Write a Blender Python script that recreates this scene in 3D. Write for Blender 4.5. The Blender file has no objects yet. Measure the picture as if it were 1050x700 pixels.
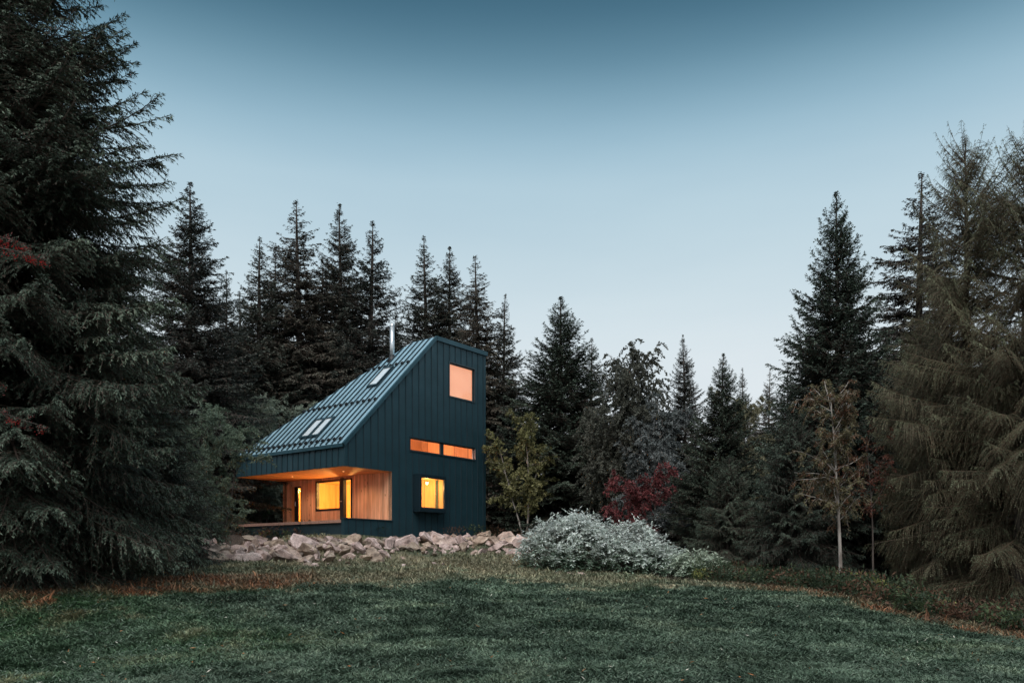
import bpy, math, random
import numpy as np
from mathutils import Vector
random.seed(7)
RA = math.radians
SC = bpy.context.scene
COL = SC.collection
EYE = 1.65            # camera height; terrain and trees are placed round it
F = 830.0 / 1050.0

def px(p, Y):         # world x of a spot seen at photo column p and distance Y
    return (p - 525.0) / 830.0 * Y
def pz(q, Y):         # world height of photo row q at distance Y
    return EYE + (575.0 - q) / 830.0 * Y

# ------------------------------------------------------------------ materials
def new_mat(name):
    m = bpy.data.materials.new(name); m.use_nodes = True
    nt = m.node_tree; nt.nodes.clear()
    out = nt.nodes.new('ShaderNodeOutputMaterial')
    return m, nt, out
def N(nt, t, **kw):
    n = nt.nodes.new(t)
    for k, v in kw.items():
        if k in n.inputs: n.inputs[k].default_value = v
        else: setattr(n, k, v)
    return n
def L(nt, a, b): nt.links.new(a, b)
def ramp(nt, fac, stops):
    r = nt.nodes.new('ShaderNodeValToRGB'); e = r.color_ramp.elements
    while len(e) > 1: e.remove(e[0])
    e[0].position = stops[0][0]; e[0].color = (*stops[0][1], 1)
    for p, c in stops[1:]:
        x = e.new(p); x.color = (*c, 1)
    L(nt, fac, r.inputs[0]); return r
def mulcol(nt, a, b, fac=1.0, blend='MULTIPLY'):
    m = nt.nodes.new('ShaderNodeMix'); m.data_type = 'RGBA'; m.blend_type = blend
    m.inputs[0].default_value = fac
    for s, i in ((a, 6), (b, 7)):
        if isinstance(s, tuple): m.inputs[i].default_value = (*s, 1)
        else: L(nt, s, m.inputs[i])
    return m.outputs[2]

def leaf_material(name, rough=.6, var=.35, trans=.0, scale=1.6, spec=.25):
    """colour per leaf or blade (attribute) times a clumpy variation and a variation per plant"""
    m, nt, out = new_mat(name)
    at = N(nt, 'ShaderNodeAttribute', attribute_name='tint')
    tc = N(nt, 'ShaderNodeTexCoord')
    no = N(nt, 'ShaderNodeTexNoise', Scale=scale, Detail=3.0)
    L(nt, tc.outputs['Object'], no.inputs['Vector'])
    r = ramp(nt, no.outputs[0], [(.3, (1-var,)*3), (.7, (1+var,)*3)])
    oi = N(nt, 'ShaderNodeObjectInfo')
    r2 = ramp(nt, oi.outputs['Random'], [(0, (.85, .85, .88)), (1, (1.15, 1.1, 1.05))])
    c = mulcol(nt, at.outputs['Color'], r.outputs[0]); c = mulcol(nt, c, r2.outputs[0])
    b = N(nt, 'ShaderNodeBsdfPrincipled', Roughness=rough); b.inputs['Specular IOR Level'].default_value = spec
    L(nt, c, b.inputs['Base Color'])
    if trans > 0:
        t = N(nt, 'ShaderNodeBsdfTranslucent'); L(nt, c, t.inputs['Color'])
        mx = N(nt, 'ShaderNodeMixShader'); mx.inputs[0].default_value = trans
        L(nt, b.outputs[0], mx.inputs[1]); L(nt, t.outputs[0], mx.inputs[2]); L(nt, mx.outputs[0], out.inputs[0])
    else: L(nt, b.outputs[0], out.inputs[0])
    return m

def bark_material(name, c1, c2, scale=9.0):
    m, nt, out = new_mat(name)
    tc = N(nt, 'ShaderNodeTexCoord'); mp = N(nt, 'ShaderNodeMapping'); mp.inputs['Scale'].default_value = (1, 1, .22)
    L(nt, tc.outputs['Object'], mp.inputs[0])
    no = N(nt, 'ShaderNodeTexNoise', Scale=scale, Detail=6.0); L(nt, mp.outputs[0], no.inputs['Vector'])
    r = ramp(nt, no.outputs[0], [(.35, c1), (.65, c2)])
    b = N(nt, 'ShaderNodeBsdfPrincipled', Roughness=.9); L(nt, r.outputs[0], b.inputs['Base Color'])
    bu = N(nt, 'ShaderNodeBump', Strength=.6, Distance=.03); L(nt, no.outputs[0], bu.inputs['Height']); L(nt, bu.outputs[0], b.inputs['Normal'])
    L(nt, b.outputs[0], out.inputs[0]); return m

def metal_paint(name, col, rough=.42, metallic=.35, var=.12):
    m, nt, out = new_mat(name)
    tc = N(nt, 'ShaderNodeTexCoord')
    no = N(nt, 'ShaderNodeTexNoise', Scale=1.3, Detail=5.0); L(nt, tc.outputs['Object'], no.inputs['Vector'])
    r = ramp(nt, no.outputs[0], [(.3, tuple(x*(1-var) for x in col)), (.7, tuple(x*(1+var) for x in col))])
    b = N(nt, 'ShaderNodeBsdfPrincipled', Roughness=rough, Metallic=metallic); L(nt, r.outputs[0], b.inputs['Base Color'])
    n2 = N(nt, 'ShaderNodeTexNoise', Scale=2.2, Detail=2.0); L(nt, tc.outputs['Object'], n2.inputs['Vector'])
    bu = N(nt, 'ShaderNodeBump', Strength=.25, Distance=.02); L(nt, n2.outputs[0], bu.inputs['Height']); L(nt, bu.outputs[0], b.inputs['Normal'])
    rr = ramp(nt, n2.outputs[0], [(.3, (rough-.08,)*3), (.7, (rough+.1,)*3)]); L(nt, rr.outputs[0], b.inputs['Roughness'])
    L(nt, b.outputs[0], out.inputs[0]); return m

def wood_boards(name, c_dark, c_light, axis=1, board=.12, rough=.55, knots=True):
    """boards side by side along `axis` of object space, grain along z (or x for flat boards)"""
    m, nt, out = new_mat(name)
    tc = N(nt, 'ShaderNodeTexCoord')
    sep = N(nt, 'ShaderNodeSeparateXYZ'); L(nt, tc.outputs['Object'], sep.inputs[0])
    src = sep.outputs[axis]
    dv = N(nt, 'ShaderNodeMath', operation='DIVIDE'); L(nt, src, dv.inputs[0]); dv.inputs[1].default_value = board
    fl = N(nt, 'ShaderNodeMath', operation='FLOOR'); L(nt, dv.outputs[0], fl.inputs[0])
    fr = N(nt, 'ShaderNodeMath', operation='FRACT'); L(nt, dv.outputs[0], fr.inputs[0])
    wn = N(nt, 'ShaderNodeTexWhiteNoise', noise_dimensions='1D'); L(nt, fl.outputs[0], wn.inputs['W'])
    mp = N(nt, 'ShaderNodeMapping')
    mp.inputs['Scale'].default_value = (14, 14, 1.0) if axis == 1 else (1.0, 14, 14)
    cb = N(nt, 'ShaderNodeCombineXYZ'); L(nt, wn.outputs[0], cb.inputs[0]); L(nt, wn.outputs[0], cb.inputs[2])
    sc = N(nt, 'ShaderNodeVectorMath', operation='SCALE'); L(nt, cb.outputs[0], sc.inputs[0]); sc.inputs[3].default_value = 30
    ad = N(nt, 'ShaderNodeVectorMath', operation='ADD'); L(nt, tc.outputs['Object'], ad.inputs[0]); L(nt, sc.outputs[0], ad.inputs[1])
    L(nt, ad.outputs[0], mp.inputs[0])
    no = N(nt, 'ShaderNodeTexNoise', Scale=1.0, Detail=6.0, Roughness=.6); L(nt, mp.outputs[0], no.inputs['Vector'])
    r = ramp(nt, no.outputs[0], [(.3, c_dark), (.62, c_light)])
    r2 = ramp(nt, wn.outputs[0], [(0, (.72, .70, .70)), (1, (1.15, 1.12, 1.1))])
    c = mulcol(nt, r.outputs[0], r2.outputs[0])
    if knots:
        vo = N(nt, 'ShaderNodeTexVoronoi', Scale=1.0)
        m2 = N(nt, 'ShaderNodeMapping'); m2.inputs['Scale'].default_value = (5, 5, 2.2); L(nt, ad.outputs[0], m2.inputs[0]); L(nt, m2.outputs[0], vo.inputs['Vector'])
        r3 = ramp(nt, vo.outputs['Distance'], [(.07, (.35, .25, .2)), (.16, (1, 1, 1))]); c = mulcol(nt, c, r3.outputs[0])
    gp = ramp(nt, fr.outputs[0], [(0, (.25,)*3), (.05, (1,)*3), (.95, (1,)*3), (1, (.25,)*3)])
    c = mulcol(nt, c, gp.outputs[0], .8)
    b = N(nt, 'ShaderNodeBsdfPrincipled', Roughness=rough); L(nt, c, b.inputs['Base Color'])
    bu = N(nt, 'ShaderNodeBump', Strength=.5, Distance=.006); L(nt, gp.outputs[0], bu.inputs['Height']); L(nt, bu.outputs[0], b.inputs['Normal'])
    L(nt, b.outputs[0], out.inputs[0]); return m

def plain(name, col, rough=.5, metallic=0.0, emit=None, es=0.0, var=.1, scale=6.0):
    m, nt, out = new_mat(name)
    tc = N(nt, 'ShaderNodeTexCoord'); no = N(nt, 'ShaderNodeTexNoise', Scale=scale, Detail=4.0); L(nt, tc.outputs['Object'], no.inputs['Vector'])
    r = ramp(nt, no.outputs[0], [(.3, tuple(x*(1-var) for x in col)), (.7, tuple(x*(1+var) for x in col))])
    b = N(nt, 'ShaderNodeBsdfPrincipled', Roughness=rough, Metallic=metallic); L(nt, r.outputs[0], b.inputs['Base Color'])
    if emit:
        r2 = ramp(nt, no.outputs[0], [(.2, tuple(x*.9 for x in emit)), (.8, emit)])
        L(nt, r2.outputs[0], b.inputs['Emission Color']); b.inputs['Emission Strength'].default_value = es
    L(nt, b.outputs[0], out.inputs[0]); return m

def glass_material(name, refl=1.0):
    m, nt, out = new_mat(name)
    lw = N(nt, 'ShaderNodeLayerWeight', Blend=.5)
    pw_ = N(nt, 'ShaderNodeMath', operation='POWER'); L(nt, lw.outputs['Facing'], pw_.inputs[0]); pw_.inputs[1].default_value = 4.0
    mu = N(nt, 'ShaderNodeMath', operation='MULTIPLY_ADD'); L(nt, pw_.outputs[0], mu.inputs[0]); mu.inputs[1].default_value = .8*refl; mu.inputs[2].default_value = .04
    t = N(nt, 'ShaderNodeBsdfTransparent'); t.inputs[0].default_value = (.95, .97, .97, 1)
    g = N(nt, 'ShaderNodeBsdfGlossy', Roughness=.02)
    mx = N(nt, 'ShaderNodeMixShader'); L(nt, mu.outputs[0], mx.inputs[0]); L(nt, t.outputs[0], mx.inputs[1]); L(nt, g.outputs[0], mx.inputs[2])
    L(nt, mx.outputs[0], out.inputs[0]); return m

M = {}
M['needles'] = leaf_material('spruce_needles', rough=.65, var=.3, scale=.9)
M['leaves'] = leaf_material('leaves', rough=.6, var=.25, trans=.25, scale=1.3)
M['grass'] = leaf_material('grass_blades', rough=.6, var=.25, trans=.15, scale=.5)
M['bark'] = bark_material('spruce_bark', (.035, .026, .022), (.10, .078, .065))
M['pale_bark'] = bark_material('pale_bark', (.16, .13, .11), (.42, .37, .33), 7)
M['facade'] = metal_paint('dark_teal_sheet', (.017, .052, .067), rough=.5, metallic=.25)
M['roof'] = metal_paint('skylit_roof_sheet', (.34, .52, .61), rough=.38, metallic=.4)  # facade paint made paler, sky light put into the roof colour
M['trim'] = metal_paint('teal_trim', (.022, .070, .092), rough=.42, metallic=.35)
M['bay'] = metal_paint('bay_sheet', (.007, .022, .031), rough=.5, metallic=.2)
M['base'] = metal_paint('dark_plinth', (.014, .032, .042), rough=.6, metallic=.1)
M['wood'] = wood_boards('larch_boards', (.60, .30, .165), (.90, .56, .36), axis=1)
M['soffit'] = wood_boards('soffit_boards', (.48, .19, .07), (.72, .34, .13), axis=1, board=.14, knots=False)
M['deck'] = wood_boards('deck_boards', (.36, .17, .12), (.62, .36, .27), axis=0, board=.14, knots=False)
M['room'] = wood_boards('indoor_pine', (.60, .36, .15), (.78, .52, .25), axis=1, board=.9, knots=False)
M['frame'] = plain('black_frame', (.012, .012, .013), .4)
M['winframe'] = plain('dark_teal_frame', (.014, .035, .045), .35)
M['glass'] = glass_material('window_glass')
M['roofglass'] = plain('painted_reflection_glass', (.72, .76, .78), .12, .25)  # sky reflection put into the pale pane colour
M['steel'] = plain('brushed_steel', (.62, .64, .66), .35, .8)
M['black'] = plain('black_metal', (.01, .01, .011), .5)
M['blind'] = plain('glowing_peach_blind', (.5, .32, .25), .8, 0, (1.0, .37, .18), .95, scale=1.2)  # blind glows itself, in place of room light behind it
M['bulb'] = plain('bulb', (1, .8, .5), .4, 0, (1, .62, .2), 30)
M['chair'] = plain('chair_wood', (.12, .05, .025), .5)

# ------------------------------------------------------------------ mesh helpers
def mesh_np(name, V, Q, mats, parent=None, tint=None, mi=None, smooth=False):
    me = bpy.data.meshes.new(name)
    V = np.ascontiguousarray(V, np.float32); Q = np.ascontiguousarray(Q, np.int32)
    nf, k = Q.shape
    me.vertices.add(len(V)); me.vertices.foreach_set('co', V.ravel())
    me.loops.add(nf*k); me.loops.foreach_set('vertex_index', Q.ravel())
    me.polygons.add(nf); me.polygons.foreach_set('loop_start', np.arange(0, nf*k, k, dtype=np.int32))
    me.polygons.foreach_set('loop_total', np.full(nf, k, np.int32))
    for m in mats: me.materials.append(m)
    if mi is not None: me.polygons.foreach_set('material_index', np.ascontiguousarray(mi, np.int32))
    me.polygons.foreach_set('use_smooth', np.full(nf, smooth))
    if tint is not None:
        a = me.attributes.new('tint', 'FLOAT_COLOR', 'FACE')
        a.data.foreach_set('color', np.concatenate([tint, np.ones((nf, 1))], 1).astype(np.float32).ravel())
    me.update(calc_edges=True)
    o = bpy.data.objects.new(name, me); COL.objects.link(o)
    if parent: o.parent = parent
    return o

class MB:
    """collects boxes, prisms and tubes for one mesh"""
    def __init__(s): s.v = []; s.f = []
    def add(s, v, f):
        n = len(s.v); s.v += [tuple(p) for p in v]; s.f += [tuple(i+n for i in q) for q in f]
    def box(s, x0, x1, y0, y1, z0, z1):
        s.add([(x0,y0,z0),(x1,y0,z0),(x1,y1,z0),(x0,y1,z0),(x0,y0,z1),(x1,y0,z1),(x1,y1,z1),(x0,y1,z1)],
              [(0,3,2,1),(4,5,6,7),(0,1,5,4),(1,2,6,5),(2,3,7,6),(3,0,4,7)])
    def hexa(s, v): s.add(v, [(0,3,2,1),(4,5,6,7),(0,1,5,4),(1,2,6,5),(2,3,7,6),(3,0,4,7)])
    def cyl(s, p0, p1, r0, r1, n=16, caps=True):
        a = Vector(p0); b = Vector(p1); d = (b-a).normalized()
        u = d.orthogonal().normalized(); w = d.cross(u); vs = []
        for c, r in ((a, r0), (b, r1)):
            for i in range(n):
                t = 2*math.pi*i/n; vs.append(tuple(c + u*math.cos(t)*r + w*math.sin(t)*r))
        fs = [(i, (i+1) % n, n+(i+1) % n, n+i) for i in range(n)]
        if caps: fs += [tuple(range(n-1, -1, -1)), tuple(range(n, 2*n))]
        s.add(vs, fs)
    def build(s, name, mat, parent=None, bevel=0, smooth=False):
        me = bpy.data.meshes.new(name); me.from_pydata(s.v, [], s.f); me.update()
        import bmesh
        bm = bmesh.new(); bm.from_mesh(me); bmesh.ops.recalc_face_normals(bm, faces=bm.faces); bm.to_mesh(me); bm.free()
        me.materials.append(mat)
        o = bpy.data.objects.new(name, me); COL.objects.link(o)
        if parent: o.parent = parent
        if bevel:
            b = o.modifiers.new('bevel', 'BEVEL'); b.width = bevel; b.segments = 2; b.limit_method = 'ANGLE'
        if smooth:
            for p in me.polygons: p.use_smooth = len(p.vertices) == 4
        return o

def tag(o, label=None, cat=None, group=None, kind=None):
    if label: o['label'] = label
    if cat: o['category'] = cat
    if group: o['group'] = group
    if kind: o['kind'] = kind
    return o
def empty(name, loc, rz=0, label=None, cat=None, group=None):
    o = bpy.data.objects.new(name, None); COL.objects.link(o)
    o.location = loc; o.rotation_euler = (0, 0, rz); o.empty_display_size = .3
    return tag(o, label, cat, group)
def copy_thing(src, loc, rz, sc, label, group=None):
    r = src.copy(); COL.objects.link(r); r.location = loc; r.rotation_euler = (0, 0, rz); r.scale = sc
    r['label'] = label
    if group: r['group'] = group
    elif 'group' in r: del r['group']
    for ch in list(src.children):
        c = ch.copy(); COL.objects.link(c); c.parent = r
    return r

# smooth 2-D value noise in numpy
def vnoise(x, y, scale, seed=0):
    r = np.random.RandomState(seed).rand(64, 64)
    X = x/scale; Y = y/scale
    i = np.floor(X).astype(int); j = np.floor(Y).astype(int)
    f = X-i; g = Y-j; f = f*f*(3-2*f); g = g*g*(3-2*g)
    a = r[i % 64, j % 64]; b = r[(i+1) % 64, j % 64]; c = r[i % 64, (j+1) % 64]; d = r[(i+1) % 64, (j+1) % 64]
    return (a*(1-f)+b*f)*(1-g)+(c*(1-f)+d*f)*g
def nrm(v): return v/np.maximum(np.linalg.norm(v, axis=-1, keepdims=True), 1e-9)

# ------------------------------------------------------------------ terrain
cp = []
def C3(p, q, Y): cp.append((px(p, Y), Y, pz(q, Y)))
for p in (-150, 0, 250, 525, 800, 1050, 1200): C3(p, 700, 10.6)
for a in ((-100,598,16.5),(0,602,17),(180,598,19.5),(300,590,22),(450,588,23),(600,598,23),(700,597,23),(780,604,22.5),(860,614,20),(960,639,17),(1050,655,15.5),(1200,668,14),
          (0,592,21),(120,590,22),(220,572,26),(300,572,28),(450,577,29),(545,573,30),(600,588,26),(700,592,26),(780,600,25),(860,602,23),(960,622,20),(1050,640,18),
          (0,585,30),(150,570,30),(340,549,31.3),(500,554,36),(580,560,34),(700,578,32),(860,590,30),(1000,602,27),(1100,612,24)): C3(*a)
cp += [(0,0,0),(-6,0,0),(6,0,0),(0,5,.01),(-6,5,.01),(6,5,0),(-12,38,2.6),(-3,42,2.9),(-9,36,2.65),(-22,45,2.6),(8,45,2.2),(22,40,.9),(0,70,4.2),(-40,70,4),(40,70,2),(0,150,8),(-90,150,7),(90,150,5),(-90,20,1),(90,20,-2),(0,-40,0),(-80,-40,0),(80,-40,-1),(30,20,-.3),(-30,20,.9)]
cp = np.array(cp)
def tps_k(r2): return np.where(r2 > 1e-9, .5*r2*np.log(np.maximum(r2, 1e-12)), 0)
_n = len(cp)
A = np.zeros((_n+3, _n+3)); d2_ = ((cp[:, None, :2]-cp[None, :, :2])**2).sum(-1)
A[:_n, :_n] = tps_k(d2_) + np.eye(_n)*.6
A[:_n, _n] = 1; A[:_n, _n+1:] = cp[:, :2]; A[_n, :_n] = 1; A[_n+1:, :_n] = cp[:, :2].T
W_ = np.linalg.solve(A, np.concatenate([cp[:, 2], [0, 0, 0]]))
def ground(x, y, bumps=True):
    x = np.atleast_1d(np.asarray(x, float)); y = np.atleast_1d(np.asarray(y, float))
    out = np.empty(len(x))
    for s in range(0, len(x), 20000):
        X = x[s:s+20000]; Y = y[s:s+20000]
        r2 = (X[:, None]-cp[None, :, 0])**2+(Y[:, None]-cp[None, :, 1])**2
        out[s:s+20000] = tps_k(r2)@W_[:_n]+W_[_n]+W_[_n+1]*X+W_[_n+2]*Y
    if bumps:
        out += (vnoise(x, y, 1.3, 1)-.5)*.08+(vnoise(x, y, .33, 2)-.5)*.02
    return out
def gz(x, y): return float(ground([x], [y])[0])

bp = [(-400,12),(-100,15.0),(0,15.6),(180,17.6),(300,19.6),(450,20.6),(600,21.2),(700,22),(780,22.5),(860,20),(960,17),(1050,15.5),(1150,14),(1300,11)]
bx = np.array([px(a, b) for a, b in bp]); by = np.array([b for a, b in bp], float)
def border(x): return np.interp(x, bx, by)

def axis(lo, hi, dense_lo, dense_hi, d, D):
    a = list(np.arange(dense_lo, dense_hi, d)); s = d; v = dense_lo
    while v > lo: s = min(s*1.25, D); v -= s; a.insert(0, v)
    s = d; v = a[-1]
    while v < hi: s = min(s*1.25, D); v += s; a.append(v)
    return np.array(a)
gx = axis(-260, 260, -16, 16, .16, 12); gy = axis(-60, 330, 6, 37, .16, 12)
GX, GY = np.meshgrid(gx, gy); gv = np.stack([GX.ravel(), GY.ravel(), ground(GX.ravel(), GY.ravel())], 1)
nx, ny = len(gx), len(gy)
i = np.arange(nx-1)[None, :]+np.arange(ny-1)[:, None]*nx
gq = np.stack([i, i+1, i+1+nx, i+nx], -1).reshape(-1, 4)

def palette(x, y, r):
    """true colour of what grows at (x, y); r random 0..1 per blade"""
    n1 = vnoise(x, y, 1.7, 5); n2 = vnoise(x, y, .5, 6); n3 = vnoise(x, y, 4.0, 8)
    dy = y-border(x)+(n1-.5)*2.8+(n2-.5)*2.0+(n3-.5)*2.0+(r-.5)*1.2
    lawn = np.array([.048, .082, .052]); lawn2 = np.array([.125, .175, .125]); lawn3 = np.array([.055, .12, .05]); tan = np.array([.24, .20, .11])
    dry = np.array([.25, .23, .15]); dry2 = np.array([.36, .30, .20]); dgreen = np.array([.12, .15, .095])
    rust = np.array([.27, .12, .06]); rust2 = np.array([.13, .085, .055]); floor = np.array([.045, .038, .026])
    def mix(a, b, t): return a*(1-t[:, None])+b*t[:, None]
    r = np.asarray(r)
    c = mix(lawn*np.ones((len(x), 3)), lawn2, np.clip(n2*1.1-.1+(r-.5)*.8, 0, 1))
    c = c*(.62+.85*n2*(.5+n1))[:, None]
    left = np.clip((-x-3.5-(y-10)*.15)/4+(n3-.5), 0, 1)        # the lawn is warmer and rougher on the left
    c = mix(c, lawn3, np.clip(left*.7+(n1-.6)*.8, 0, .7)); c = mix(c, tan, np.clip((n2+n1+r*.4-1.35)*1.6, 0, .8)*(.25+.75*left))
    s = mix(dry*np.ones((len(x), 3)), dgreen, np.clip(n1*1.3-.2+(r-.5)*.7, 0, 1)); s = mix(s, dry2, np.clip((n2-.45)*2*r, 0, 1))
    br = np.clip(((-x-4.2)/1.5), 0, 1)*np.clip((4.6-dy)/1.2, 0, 1)+np.clip((x-5.6)/1.5, 0, 1)
    br = np.clip(br, 0, 1)*np.clip(.55+(n2-.3)*1.2, 0, 1)
    s = mix(s, np.where(r[:, None] > .55, rust, rust2), br)
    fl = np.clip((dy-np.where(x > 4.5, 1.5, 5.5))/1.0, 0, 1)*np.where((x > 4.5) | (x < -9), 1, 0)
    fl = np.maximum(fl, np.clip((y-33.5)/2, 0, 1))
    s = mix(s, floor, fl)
    t = np.clip(dy/1.2+.5, 0, 1)
    return mix(c, s, t), t, fl, br
rs = np.random.RandomState(3)
fc = gv[gq].mean(1)
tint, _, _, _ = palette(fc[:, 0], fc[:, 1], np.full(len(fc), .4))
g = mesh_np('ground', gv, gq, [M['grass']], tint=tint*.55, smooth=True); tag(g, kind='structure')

# ------------------------------------------------------------------ grass
def grass():
    n = 520000
    k = rs.rand(n)                                             # density falls with distance as the picture does
    y0, y1 = 9.2, 33.5
    y = 1/(1/y0-(1/y0-1/y1)*k)
    x = (rs.rand(n)*2-1)*(.70*y+1.0)
    keep = ~((x > -14) & (y > 31.5+np.abs(x+6.7)*.7) )
    x, y = x[keep], y[keep]; n = len(x); r = rs.rand(n)
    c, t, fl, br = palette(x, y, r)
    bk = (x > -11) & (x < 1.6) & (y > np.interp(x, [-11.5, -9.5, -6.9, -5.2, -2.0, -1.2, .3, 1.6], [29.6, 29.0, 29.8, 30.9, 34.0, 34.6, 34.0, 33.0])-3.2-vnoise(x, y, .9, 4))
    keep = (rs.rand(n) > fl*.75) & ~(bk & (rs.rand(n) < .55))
    x, y, r, c, t, fl, br = [q[keep] for q in (x, y, r, c, t, fl, br)]; n = len(x)
    z = ground(x, y)
    cl = vnoise(x, y, .33, 11); cl2 = vnoise(x, y, 1.4, 12)
    h = (.045+.05*cl*cl2*1.6+.05*rs.rand(n))*(1+.2*t)+br*t*.05*rs.rand(n)
    h = np.where(rs.rand(n) < .03*t, h*1.8, h)
    az = vnoise(x, y, .6, 13)*3+vnoise(x, y, .16, 14)*5+rs.randn(n)*1.8
    lean = (.4+.9*rs.rand(n))*(1-.3*t)
    w = (.0042+.00048*y)*(.7+.8*rs.rand(n))
    d = np.stack([np.cos(az), np.sin(az), np.zeros(n)], 1); up = np.array([0, 0, 1.0])
    sa = az+math.pi/2+rs.randn(n)*.6
    sd = np.stack([np.cos(sa), np.sin(sa), np.zeros(n)], 1)*w[:, None]
    b = np.stack([x, y, z-.02], 1)
    p1 = b+up*(h*.62)[:, None]+d*(h*lean*.38)[:, None]
    p2 = p1+up*(h*(.42-.30*lean/1.7))[:, None]+d*(h*lean*.75)[:, None]
    V = np.stack([b-sd*.8, b+sd*.8, p1+sd, p1-sd, p2+sd*.15, p2-sd*.15], 1).reshape(-1, 3)
    o = np.arange(n)[:, None]*6
    Q = np.concatenate([o+np.array([0, 1, 2, 3]), o+np.array([3, 2, 4, 5])], 1).reshape(-1, 4)
    c = c*(.5+1.1*rs.rand(n)**1.5)[:, None]
    T = np.repeat(c, 2, 0)
    # broad weed leaves between the blades, a few fallen ones
    m = 150000; k = rs.rand(m); yy = 1/(1/y0-(1/y0-1/24.0)*k); xx = (rs.rand(m)*2-1)*(.70*yy+1.0)
    cn = vnoise(xx, yy, .28, 21)*vnoise(xx, yy, .9, 22); kp = (rs.rand(m) < np.clip(cn*3.0-.55, .05, .8)) & (yy < border(xx)+.8)
    xx, yy = xx[kp], yy[kp]; m = len(xx); zz = ground(xx, yy)+.02+.07*rs.rand(m)
    a = rs.rand(m)*6.283; e = -.1+.8*rs.rand(m); D = np.stack([np.cos(a)*np.cos(e), np.sin(a)*np.cos(e), np.sin(e)], 1)
    v, q = diamonds(np.stack([xx, yy, zz], 1), D, None, (.05+.06*rs.rand(m))*(.7+yy*.022), (.010+.012*rs.rand(m))*(.7+yy*.022), rs.randn(m, 3)*.5+np.array([0, 0, 1.0]))
    lc = np.array([.065, .105, .07])*(1-rs.rand(m))[:, None]+0; w2 = rs.rand(m)[:, None]; lc = np.array([.045, .08, .05])*(1-w2**1.6)+np.array([.15, .195, .15])*w2**1.6
    fl_ = rs.rand(m)[:, None]; lc = np.where(fl_ < .004, np.array([.6, .58, .5]), np.where(fl_ < .010, np.array([.45, .17, .06]), lc))
    V = np.concatenate([V, v]); Q = np.concatenate([Q, q+len(V)-len(v)]); T = np.concatenate([T, lc])
    o = mesh_np('grass', V, Q, [M['grass']], tint=T); tag(o, 'short frosty green grass and dry brown tufts over the meadow', 'grass', kind='stuff')

# ------------------------------------------------------------------ conifers
def tubes(P, R, sides=3):
    """P [n,S,3] centre lines, R [n,S] radii -> verts, quads"""
    n, S, _ = P.shape
    T = nrm(np.gradient(P, axis=1)); ref = np.array([.21, .37, .9])
    U = nrm(np.cross(T, ref)); Wv = np.cross(T, U)
    a = np.arange(sides)*2*math.pi/sides
    V = P[:, :, None]+(U[:, :, None]*np.cos(a)[None, None, :, None]+Wv[:, :, None]*np.sin(a)[None, None, :, None])*R[:, :, None, None]
    idx = np.arange(n*S*sides).reshape(n, S, sides)
    q = np.stack([idx[:, :-1], np.roll(idx, -1, 2)[:, :-1], np.roll(idx, -1, 2)[:, 1:], idx[:, 1:]], -1).reshape(-1, 4)
    return V.reshape(-1, 3), q
def interp_on(P, b, t):
    S = P.shape[1]; f = np.clip(t, 0, .9999)*(S-1); i = f.astype(int); w = (f-i)[:, None]
    a = P[b, i]; c = P[b, i+1]
    return a*(1-w)+c*w, nrm(c-a)
def diamonds(B, D, W, l, w, roll):
    ref = nrm(roll); sd = nrm(np.cross(D, ref))*(w/2)[:, None]
    tip = B+D*l[:, None]; mid = B+D*(l*.42)[:, None]
    V = np.stack([B, mid+sd, tip, mid-sd], 1).reshape(-1, 3)
    return V, np.arange(len(B)*4).reshape(-1, 4)

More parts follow.
